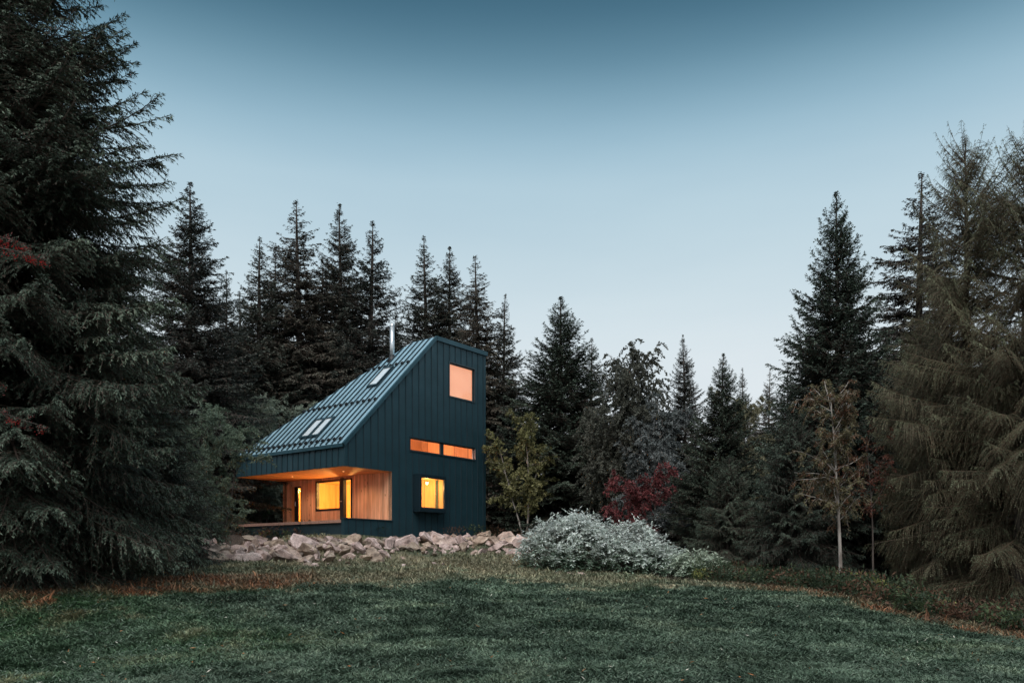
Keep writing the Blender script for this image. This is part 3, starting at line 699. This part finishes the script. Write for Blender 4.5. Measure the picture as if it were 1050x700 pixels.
# the bank follows the two house walls
def bank_y(x): return np.interp(x, [-11.5, -9.5, -6.9, -5.2, -2.0, -1.2, .3, 1.6], [29.6, 29.0, 29.8, 30.9, 34.0, 34.6, 34.0, 33.0])
n_ = 0
while n_ < 246:
    x = rr.uniform(-8.6, 1.5) if rr.random() < .85 else rr.uniform(-10.8, -8.6); t = rr.random()**1.25
    y = bank_y(x)+.2-t*(3.4+.5*max(0, x+4)/4)
    if x < -9.9 and t > .45: continue
    s = rr.choice((.13, .17, .22, .27, .33, .40, .50))*rr.uniform(.8, 1.15)
    if t > .55: s *= .8
    rock(x, y, s, lift=(1-t)*.22*rr.random()); n_ += 1
ux = lambda p, Y: px(p, Y)
rock(ux(254, 28.2), 28.2, .62, 'large flat-topped pale boulder at the left end of the bank, under the terrace', 'x', .42, .55, (0, .05, .35))
rock(ux(241, 28.0), 28.0, .46, 'big wedge-shaped boulder directly left of the flat-topped boulder', 'x', .34, 1.2, (.3, .3, 1.0))
rock(ux(259, 27.2), 27.2, .34, 'bright white upright rock just below the flat-topped boulder', 'x', .12, 1.2, (.1, .6, 2.0))
rock(ux(317, 27.8), 27.6, .36, 'pointed pinkish rock in the middle of the bank below the porch corner', 'x', .3, 1.4, (.1, .2, 0))
for o in list(bpy.data.objects)[-4:]:
    if o.name.startswith('rock'): del o['group']
for _ in range(46):
    p = rr.uniform(206, 300); Y = rr.uniform(26.6, 28.8); rock(px(p, Y), Y, rr.uniform(.2, .40), lift=.08+(Y-26.6)*.12*rr.random())
for _ in range(16):
    p = rr.uniform(212, 470); Y = rr.uniform(25.0, 27.4)+max(0, p-340)*.012; rock(px(p, Y), Y, rr.uniform(.06, .17), 'small loose stone scattered on the slope below the bank', 'stones scattered below the bank', flat=.8)
for p, Y, s, f in ((309, 25.2, .20, .6), (316, 25.0, .26, .55), (323, 25.1, .22, .8), (327, 25.0, .16, .9), (304, 25.4, .12, .7)):
    rock(px(p, Y), Y, s, 'small stone of the isolated heap in the grass below the bank', 'stones of the isolated heap', flat=f)
for p, Y, s in ((588, 25.2, .13), (594, 25.0, .15), (599, 24.8, .12), (572, 26, .1), (583, 25.8, .1)):
    rock(px(p, Y), Y, s, 'small stone half sunk in the grass before the white-leaved shrub', 'stones before the white shrub')
for p, Y, s in ((233, 37.5, .3), (240, 37.6, .33), (251, 38, .42), (224, 37, .25), (214, 36, .28), (246, 37.4, .2)):
    x = px(p, Y); rock(x, Y, s, 'boulder of the small rock row behind the terrace', 'rocks behind the terrace', lift=.1)

# ------------------------------------------------------------------ the house
HX, HY = -.2072*32, 32.0; HZ = EYE+1.03
ANG = math.atan2(.793, .609)
house = empty('house', (HX, HY, HZ), ANG, 'small dark teal metal-clad house with steep hipped roof and glowing windows', 'house')
UL, VW, EV, RZ, UR = 8.81, 7.3, 3.63, 8.93, 5.3
def ztop_gable(u): return EV+u if u < UR else RZ
def wall(name, a_rng, breaks, zlo, ztop, holes, mp, seam, mat, thick=.18, first=.2, parent=house):
    """sheet wall on a plane: mp(a, z, c) -> local point, c outward; holes = (a0, a1, z0, z1); standing seams every `seam`"""
    mb = MB(); A = sorted(set([a_rng[0], a_rng[1]]+list(breaks)+[h[0] for h in holes]+[h[1] for h in holes]))
    def spans(a0, a1, lo):
        am = (a0+a1)/2; hs = sorted([(h[2], h[3]) for h in holes if h[0]-1e-6 <= am <= h[1]+1e-6]); z = lo; out = []
        for (z0, z1) in hs: 
            if z0 > z: out.append((z, z0, False))
            z = z1
        out.append((z, None, True)); return out
    for a0, a1 in zip(A[:-1], A[1:]):
        for (z0, z1, top) in spans(a0, a1, zlo):
            t0 = ztop(a0+1e-6) if top else z1; t1 = ztop(a1-1e-6) if top else z1
            mb.hexa([mp(a0, z0, 0), mp(a1, z0, 0), mp(a1, z0, -thick), mp(a0, z0, -thick), mp(a0, t0, 0), mp(a1, t1, 0), mp(a1, t1, -thick), mp(a0, t0, -thick)])
    w = mb.build(name, mat, parent)
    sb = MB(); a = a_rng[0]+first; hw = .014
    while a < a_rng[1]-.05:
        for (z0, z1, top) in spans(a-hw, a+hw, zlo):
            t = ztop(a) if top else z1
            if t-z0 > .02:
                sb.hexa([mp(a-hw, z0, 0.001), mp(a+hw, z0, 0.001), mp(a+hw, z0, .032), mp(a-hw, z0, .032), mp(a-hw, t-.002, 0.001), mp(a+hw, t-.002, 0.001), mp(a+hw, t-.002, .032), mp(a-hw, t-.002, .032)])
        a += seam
    sb.build('shaded_seam_ribs', M['base'], w)  # ribs darker than the sheet: joint gap and shade put into their colour
    return w
WIN_TOP = (6.15, 8.0, 6.44, 8.07); STRIP = (3.62, 8.03, 3.70, 4.35); BAY = (3.85, 5.55, 1.10, 2.75); PORCH = (0.0, 2.6, .66, 2.74)
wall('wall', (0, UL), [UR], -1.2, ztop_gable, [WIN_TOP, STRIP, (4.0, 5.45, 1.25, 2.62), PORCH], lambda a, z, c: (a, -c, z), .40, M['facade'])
wall('wall', (.18, VW), [], 2.74, lambda a: EV, [], lambda a, z, c: (-c, a, z), .36, M['facade'], first=.18)
wall('wall', (.18, VW-.18), [], -1.2, lambda a: EV, [], lambda a, z, c: (UL+c, a, z), .40, M['facade'])
wall('wall', (2.6, UL), [], -1.2, lambda a: EV, [], lambda a, z, c: (a, VW+c, z), .40, M['facade'])
wall('wall', (.18, 2.6), [], 2.74, lambda a: EV, [], lambda a, z, c: (a, VW+c, z), .40, M['facade'])
# roof: steep front slope, hip at the far end, flat top
V0 = 1.47
rb = MB()
th = .05
def slab(poly, n):
    k = len(poly); up = [tuple(np.array(p)+np.array(n)*th) for p in poly]; dn = [tuple(np.array(p)+np.array(n)*.004) for p in poly]
    rb.add(dn+up, [tuple(range(k-1, -1, -1)), tuple(range(k, 2*k))]+[(i, (i+1) % k, k+(i+1) % k, k+i) for i in range(k)])
nf = (-.7071, 0, .7071); nh = (0, .673, .74)
slab([(-.05, -.04, EV-.05), (UR, -.04, RZ), (UR, V0, RZ), (-.05, VW+.05, EV-.05)], nf)
slab([(UR, -.04, RZ), (UL+.04, -.04, RZ), (UL+.04, V0, RZ), (UR, V0, RZ)], (0, 0, 1))
slab([(-.05, VW+.05, EV-.05), (UR, V0, RZ), (UL+.04, V0, RZ), (UL+.04, VW+.05, EV-.05)], nh)
rb.add([(UL, 0, EV), (UL, VW, EV), (UL, V0, RZ-.01), (UL, 0, RZ-.01)], [(0, 1, 2, 3)])
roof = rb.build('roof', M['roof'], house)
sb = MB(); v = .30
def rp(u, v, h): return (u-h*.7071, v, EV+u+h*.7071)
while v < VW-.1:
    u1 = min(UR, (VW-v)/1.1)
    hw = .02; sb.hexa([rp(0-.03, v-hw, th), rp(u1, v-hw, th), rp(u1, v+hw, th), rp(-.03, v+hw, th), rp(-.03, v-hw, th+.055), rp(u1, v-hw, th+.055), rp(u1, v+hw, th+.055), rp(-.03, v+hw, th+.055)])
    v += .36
sb.build('shaded_seam_ribs', M['base'], roof)  # rib shade put into the dark colour of the roof ribs
tb = MB()   # verge trim
tb.hexa([rp(-.06, -.075, -.06), rp(UR+.03, -.075, -.06), rp(UR+.03, -.04, -.06), rp(-.06, -.04, -.06), rp(-.06, -.075, th+.03), rp(UR+.03, -.075, th+.03), rp(UR+.03, .03, th+.03), rp(-.06, .03, th+.03)])
tb.box(UR-.03, UL+.07, -.075, -.041, RZ-.10, RZ+.10)
tb.box(UL+.041, UL+.072, -.04, V0, RZ-.10, RZ+.10)
tb.build('verge_trim', M['trim'], roof)
eb = MB(); eb.box(-.10, -.052, 0, VW, EV-.14, EV-.0); eb.build('gutter', M['trim'], roof)
for u0, vs in ((.14, VW-.4), (2.0, 5.0), (3.92, 3.0)):
    gbm = MB(); v = .30; 
    while v < vs:
        gbm.hexa([rp(u0-.05, v-.045, th+.01), rp(u0+.05, v-.045, th+.01), rp(u0+.05, v+.045, th+.01), rp(u0-.05, v+.045, th+.01), rp(u0-.03, v-.04, th+.12), rp(u0+.04, v-.04, th+.12), rp(u0+.04, v+.04, th+.12), rp(u0-.03, v+.04, th+.12)])
        v += .36
    gbm.cyl(rp(u0, .28, th+.06), rp(u0, vs-.1, th+.06), .012, .012, 8)
    gbm.build('snow_guard', M['black'], roof)
def skylight(u0, u1, v0, v1):
    f = MB(); e = .07
    for (a, b, c, d) in ((u0, u1, v0, v0+e), (u0, u1, v1-e, v1), (u0, u0+e, v0+e, v1-e), (u1-e, u1, v0+e, v1-e)):
        f.hexa([rp(a, c, .02), rp(b, c, .02), rp(b, d, .02), rp(a, d, .02), rp(a, c, .15), rp(b, c, .15), rp(b, d, .15), rp(a, d, .15)])
    o = f.build('skylight', M['winframe'], roof)
    g = MB(); g.hexa([rp(u0+e, v0+e, .08), rp(u1-e, v0+e, .08), rp(u1-e, v1-e, .08), rp(u0+e, v1-e, .08), rp(u0+e, v0+e, .12), rp(u1-e, v0+e, .12), rp(u1-e, v1-e, .12), rp(u0+e, v1-e, .12)])
    g.build('pane', M['roofglass'], o)
skylight(.45, 1.38, 2.08, 2.66); skylight(.45, 1.38, 2.70, 3.30); skylight(2.83, 3.85, 1.10, 1.74)
ch = MB(); cu, cv = 4.45, 1.91
ch.cyl((cu, cv, EV+cu-.2), (cu, cv, 9.62), .105, .105, 24); chimney = ch.build('chimney', M['steel'], roof, smooth=True)
c2 = MB(); c2.cyl((cu, cv, 9.62), (cu, cv, 9.70), .115, .09, 24); c2.build('cowl', M['steel'], chimney)
c3 = MB(); c3.cyl((cu, cv, EV+cu-.22), (cu, cv, EV+cu+.22), .26, .12, 24); c3.build('flashing', M['black'], chimney, smooth=True)

# windows of the gable wall (plane y = 0, outside is -y)
def frame_y(a0, a1, z0, z1, y0, y1, e, mb):
    mb.box(a0, a1, y0, y1, z0, z0+e); mb.box(a0, a1, y0, y1, z1-e, z1); mb.box(a0, a0+e, y0, y1, z0+e, z1-e); mb.box(a1-e, a1, y0, y1, z0+e, z1-e)
def window_y(a0, a1, z0, z1, y=.0, mullions=(), blind=None, e=.07, m='winframe'):
    mb = MB(); frame_y(a0+.003, a1-.003, z0+.003, z1-.003, y-.035, y+.17, .04, mb)
    root = mb.build('window', M[m], house)
    f = MB(); frame_y(a0+.043, a1-.043, z0+.043, z1-.043, y+.05, y+.11, e-.02, f)
    for mu in mullions: f.box(mu[0], mu[1], y+.045, y+.115, z0+.04, z1-.04)
    f.build('frame', M[m], root)
    g = MB(); g.box(a0+.05, a1-.05, y+.075, y+.085, z0+.05, z1-.05); g.build('pane', M['glass'], root)
    if blind: b = MB(); b.box(a0+.06, a1-.06, y+.135, y+.145, z0+.05, z1-.05); b.build('blind', M['blind'], root)
    return root
window_y(*WIN_TOP, blind=True); window_y(*STRIP, mullions=((5.64, 5.86),))
# the bay window: a metal box standing out of the wall
bb = MB(); p_ = .40; a0, a1, z0, z1 = BAY
bb.box(a0, a1, -p_, .0, z0, z0+.16); bb.box(a0, a1, -p_, .0, z1-.12, z1); bb.box(a0, a0+.10, -p_, .0, z0+.16, z1-.12); bb.box(a1-.06, a1, -p_, .0, z0+.16, z1-.12)
bay = bb.build('bay_window', M['bay'], house, bevel=.008)
f = MB(); frame_y(a0+.10, a1-.06, z0+.16, z1-.12, -p_+.03, -p_+.10, .05, f); f.build('frame', M['winframe'], bay)
g = MB(); g.box(a0+.14, a1-.1, -p_+.055, -p_+.065, z0+.2, z1-.16); g.build('pane', M['glass'], bay)
rv = MB(); frame_y(a0+.101, a1-.061, z0+.161, z1-.121, -p_+.102, .25, .03, rv); rv.build('reveal', M['room'], bay)

# porch: soffit, timber back wall, plinth, deck
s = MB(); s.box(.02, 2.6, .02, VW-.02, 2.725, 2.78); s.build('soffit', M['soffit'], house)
def xwall(holes, a_rng, z0, z1, x0, x1):
    mb = MB(); A = sorted(set([a_rng[0], a_rng[1]]+[h[0] for h in holes]+[h[1] for h in holes]))
    for b0, b1 in zip(A[:-1], A[1:]):
        am = (b0+b1)/2; z = z0
        for h in sorted([h for h in holes if h[0] <= am <= h[1]], key=lambda h: h[2]):
            if h[2] > z: mb.box(x0, x1, b0, b1, z, h[2])
            z = h[3]
        if z < z1: mb.box(x0, x1, b0, b1, z, z1)
    return mb
DOOR = (6.02, 6.72, .70, 2.45); PW = (3.22, 4.96, 1.25, 2.62); GD = (2.50, 3.22, .70, 2.62)
xw = xwall([DOOR, PW, GD], (.02, VW), .6, 2.725, 2.6, 2.74); pw = xw.build('porch_wall', M['wood'], house)
cap_ = MB(); cap_.box(2.56, 2.75, VW, VW+.04, .6, 2.72); cap_.build('corner_board', M['wood'], pw)
def frame_x(a0, a1, z0, z1, x0, x1, e, mb):
    mb.box(x0, x1, a0, a1, z0, z0+e); mb.box(x0, x1, a0, a1, z1-e, z1); mb.box(x0, x1, a0, a0+e, z0+e, z1-e); mb.box(x0, x1, a1-e, a1, z0+e, z1-e)
f = MB(); frame_x(PW[0]+.003, PW[1]-.003, PW[2]+.003, PW[3]-.003, 2.57, 2.72, .085, f); w = f.build('window', M['frame'], house)
g = MB(); g.box(2.64, 2.65, PW[0]+.05, PW[1]-.05, PW[2]+.05, PW[3]-.05); g.build('pane', M['glass'], w)
f = MB(); frame_x(GD[0]+.003, GD[1]-.003, GD[2]+.003, GD[3]-.003, 2.565, 2.72, .06, f); f.box(2.55, 2.73, GD[1]-.20, GD[1]+.03, GD[2]-.04, GD[3]+.04)
w = f.build('door', M['frame'], house); g = MB(); g.box(2.64, 2.65, GD[0]+.04, GD[1]-.15, GD[2]+.04, GD[3]-.04); g.build('pane', M['glass'], w)
h = MB(); h.cyl((2.50, GD[1]-.09, 1.62), (2.56, GD[1]-.09, 1.62), .015, .015, 10); h.cyl((2.505, GD[1]-.15, 1.62), (2.505, GD[1]-.03, 1.62), .012, .012, 10); h.build('handle', M['steel'], w)
f = MB(); frame_x(DOOR[0]+.003, DOOR[1]-.2, DOOR[2]+.003, DOOR[3]-.003, 2.60, 2.72, .06, f); f.box(2.62, 2.66, DOOR[0]+.25, DOOR[1]-.2, DOOR[2]+.06, DOOR[3]-.06)
w = f.build('door', M['frame'], house)
g = MB(); g.box(2.665, 2.675, DOOR[0]+.05, DOOR[0]+.25, DOOR[2]+.06, DOOR[3]-.06); g.build('pane', M['glass'], w)
f = MB(); f.box(2.59, 2.745, DOOR[1]-.19, DOOR[1]-.004, DOOR[2], DOOR[3]-.004); f.build('jamb', M['soffit'], w)
h = MB(); h.cyl((2.56, DOOR[1]-.30, 1.55), (2.56, DOOR[1]-.30, 1.75), .012, .012, 10); h.cyl((2.56, DOOR[1]-.3, 1.57), (2.62, DOOR[1]-.3, 1.57), .01, .01, 8); h.build('handle', M['steel'], w)
pl = MB(); pl.box(.05, 2.6, .18, VW+.20, -1.2, .50); pl.box(.03, .05, 1.05, 1.55, .18, .34); pl.build('plinth', M['base'], house)
dk = MB(); u = -.03
while u < 2.56:
    dk.box(u, u+.13, .185, VW+.32, .56, .615); u += .14
dk.box(-.03, 2.6, .186, VW+.30, .50, .558); dk.build('deck', M['deck'], house)
sl = MB(); sl.box(-.035, 2.60, -.05, .183, .662, .69); sl.build('sill', M['trim'], house)

# rooms behind the glass, so the lit windows look into something
r_ = MB()
def room(x0, x1, y0, y1, z0, z1, skip=()):
    f = {'x0': [(x0,y0,z0),(x0,y1,z0),(x0,y1,z1),(x0,y0,z1)], 'x1': [(x1,y0,z0),(x1,y1,z0),(x1,y1,z1),(x1,y0,z1)], 'y0': [(x0,y0,z0),(x1,y0,z0),(x1,y0,z1),(x0,y0,z1)],
         'y1': [(x0,y1,z0),(x1,y1,z0),(x1,y1,z1),(x0,y1,z1)], 'z0': [(x0,y0,z0),(x1,y0,z0),(x1,y1,z0),(x0,y1,z0)], 'z1': [(x0,y0,z1),(x1,y0,z1),(x1,y1,z1),(x0,y1,z1)]}
    for k_, p in f.items():
        if k_ not in skip: r_.add(p, [(0, 1, 2, 3)])
room(2.745, 8.55, .185, 7.05, .64, 2.80, ('x0', 'y0')); room(2.8, 8.55, .185, 4.0, 3.0, 5.6, ('y0',)); 
r_.box(5.51, 5.6, .19, 7.0, .64, 2.79)      # partition seen through the bay
r_.build('interior', M['room'], house)
def lamp(name, loc, power, col, rad=.06, lab='', typ='POINT'):
    ld = bpy.data.lights.new(name, 'POINT'); ld.energy = power; ld.color = col; ld.shadow_soft_size = rad
    lo = bpy.data.objects.new('light', ld); COL.objects.link(lo)
    return lo
def local(u, v, z):
    c, s = math.cos(ANG), math.sin(ANG); return (HX+c*u-s*v, HY+s*u+c*v, HZ+z)
def pendant(u, v, z, power, col, label, zc, es=True):
    root = empty('pendant_lamp', local(u, v, z), ANG, label, 'lamp')
    b = MB(); b.cyl((0, 0, -.05), (0, 0, .05), .035, .05, 16); b.build('bulb', M['bulb'], root)
    sh = MB(); sh.cyl((0, 0, .05), (0, 0, .12), .05, .02, 16); sh.cyl((0, 0, .12), (0, 0, zc-z), .006, .006, 6); sh.build('cable', M['black'], root)
    lo = lamp('lamp', None, power, col, .07); lo.parent = root; lo.location = (0, 0, -.14)
    return root
WARM = (1.0, .56, .16)
pendant(4.85, .12, 2.42, 34, (1.0, .50, .17), 'small bright bulb hanging just inside the bay window', 2.62)
pendant(3.9, 2.9, 2.45, 330, WARM, 'lamp lighting the room behind the porch window', 2.79)
pendant(3.0, 5.8, 2.45, 150, WARM, 'lamp in the hall behind the narrow porch door', 2.79)
pendant(5.2, 2.2, 4.2, 360, (1.0, .50, .38), 'lamp on the upper floor behind the narrow strip window', 5.6)
tl = empty('soffit_fill_lamp', local(3.35, 3.95, .64), ANG, 'unseen low lamp added under the big porch window to light the soffit', 'lamp')  # unseen lamp below the sill, added to make the soffit glow
b = MB(); b.cyl((0, 0, 0), (0, 0, .02), .09, .09, 16); b.cyl((0, 0, .02), (0, 0, .26), .012, .012, 8); b.build('stand', M['black'], tl)
b = MB(); b.cyl((0, 0, .26), (0, 0, .36), .04, .05, 16); b.build('bulb', M['bulb'], tl)
lo = lamp('lamp', None, 330, (1.0, .50, .14), .08); lo.parent = tl; lo.location = (0, 0, .45)
# assumed soffit spots over the terrace, added to brighten the porch timber
M['lens'] = plain('lamp_lens', (.9, .8, .6), .4, 0, (1, .62, .25), 2.5)
for k_, (u_, v_, lb) in enumerate(((1.25, 1.5, 'small recessed spot added near the house corner to brighten the porch timber'), (1.25, 4.9, 'small recessed spot added toward the far porch end to brighten the timber'))):
    so = empty('added_spot', local(u_, v_, 2.722), ANG, lb, 'lamp')
    b = MB(); b.cyl((0, 0, -.004), (0, 0, .001), .035, .035, 16); b.build('lens', M['lens'], so)
    ld = bpy.data.lights.new('spot', 'SPOT'); ld.energy = 75; ld.color = (1.0, .62, .34); ld.spot_size = RA(150); ld.spot_blend = .6; ld.shadow_soft_size = .05
    lo = bpy.data.objects.new('light', ld); COL.objects.link(lo); lo.parent = so; lo.location = (0, 0, -.03)
# chair behind the glazed door
cr = empty('chair', local(3.5, 2.35, .64), ANG+.6, 'little dark chair behind the glazed porch door', 'chair')
c = MB(); c.box(-.22, .22, -.22, .22, .42, .47); c.build('seat', M['chair'], cr, bevel=.01)
c = MB(); c.box(-.22, -.18, -.22, .22, .55, .88); c.build('backrest', M['chair'], cr, bevel=.01)
for sx in (-.2, .18):
    for sy in (-.2, .18):
        c = MB(); c.box(sx, sx+.025, sy, sy+.025, 0, .42 if sx > 0 else .6); c.build('leg', M['chair'], cr)

# ------------------------------------------------------------------ sky, sun, camera
w = bpy.data.worlds.new('World'); SC.world = w; w.use_nodes = True; nt = w.node_tree; nt.nodes.clear()
out = nt.nodes.new('ShaderNodeOutputWorld'); bg = nt.nodes.new('ShaderNodeBackground')
tc = nt.nodes.new('ShaderNodeTexCoord'); sp = nt.nodes.new('ShaderNodeSeparateXYZ'); L(nt, tc.outputs['Generated'], sp.inputs[0])
# dusk sky: pale band over the trees, deep blue-teal higher up, brightened again overhead out of view to light the roof (graded by height above the horizon)
def lin(r, g, b): return tuple(((c/255+.055)/1.055)**2.4 if c > 10 else c/3294 for c in (r, g, b))
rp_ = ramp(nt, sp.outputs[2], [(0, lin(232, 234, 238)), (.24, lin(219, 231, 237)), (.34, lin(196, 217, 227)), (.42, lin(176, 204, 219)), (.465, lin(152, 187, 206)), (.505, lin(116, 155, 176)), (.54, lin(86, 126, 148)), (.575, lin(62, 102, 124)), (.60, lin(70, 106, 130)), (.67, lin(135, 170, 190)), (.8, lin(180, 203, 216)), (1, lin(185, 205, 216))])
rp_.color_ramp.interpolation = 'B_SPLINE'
sn = N(nt, 'ShaderNodeTexNoise', Scale=2.2, Detail=4.0); mp_ = N(nt, 'ShaderNodeMapping'); mp_.inputs['Scale'].default_value = (1, 1, 4.5)
L(nt, tc.outputs['Generated'], mp_.inputs[0]); L(nt, mp_.outputs[0], sn.inputs['Vector'])
sv = ramp(nt, sn.outputs[0], [(.3, (.955, .965, .975)), (.7, (1.045, 1.03, 1.02))])
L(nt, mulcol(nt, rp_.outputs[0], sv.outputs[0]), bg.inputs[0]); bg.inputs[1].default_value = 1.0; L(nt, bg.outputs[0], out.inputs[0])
sd_ = bpy.data.lights.new('sun', 'SUN'); sd_.energy = 3.0; sd_.angle = RA(50); sd_.color = (1.0, .97, .94)
so_ = bpy.data.objects.new('sun', sd_); COL.objects.link(so_)
so_.rotation_euler = Vector((.10, .60, -.80)).to_track_quat('-Z', 'Y').to_euler()

cam = bpy.data.cameras.new('camera'); co = bpy.data.objects.new('camera', cam); COL.objects.link(co)
co.location = (0, 0, EYE); co.rotation_euler = (math.pi/2, 0, 0)
cam.sensor_width = 36; cam.lens = 36*F; cam.shift_y = 225/1050; cam.clip_start = .1; cam.clip_end = 1000
SC.camera = co
SC.view_settings.view_transform = 'Standard'; SC.view_settings.look = 'None'; SC.view_settings.exposure = 0; SC.view_settings.gamma = 1
SC.cycles.use_denoising = True; SC.cycles.max_bounces = 6; SC.cycles.diffuse_bounces = 3; SC.cycles.transparent_max_bounces = 8
SC.cycles.sample_clamp_indirect = 4
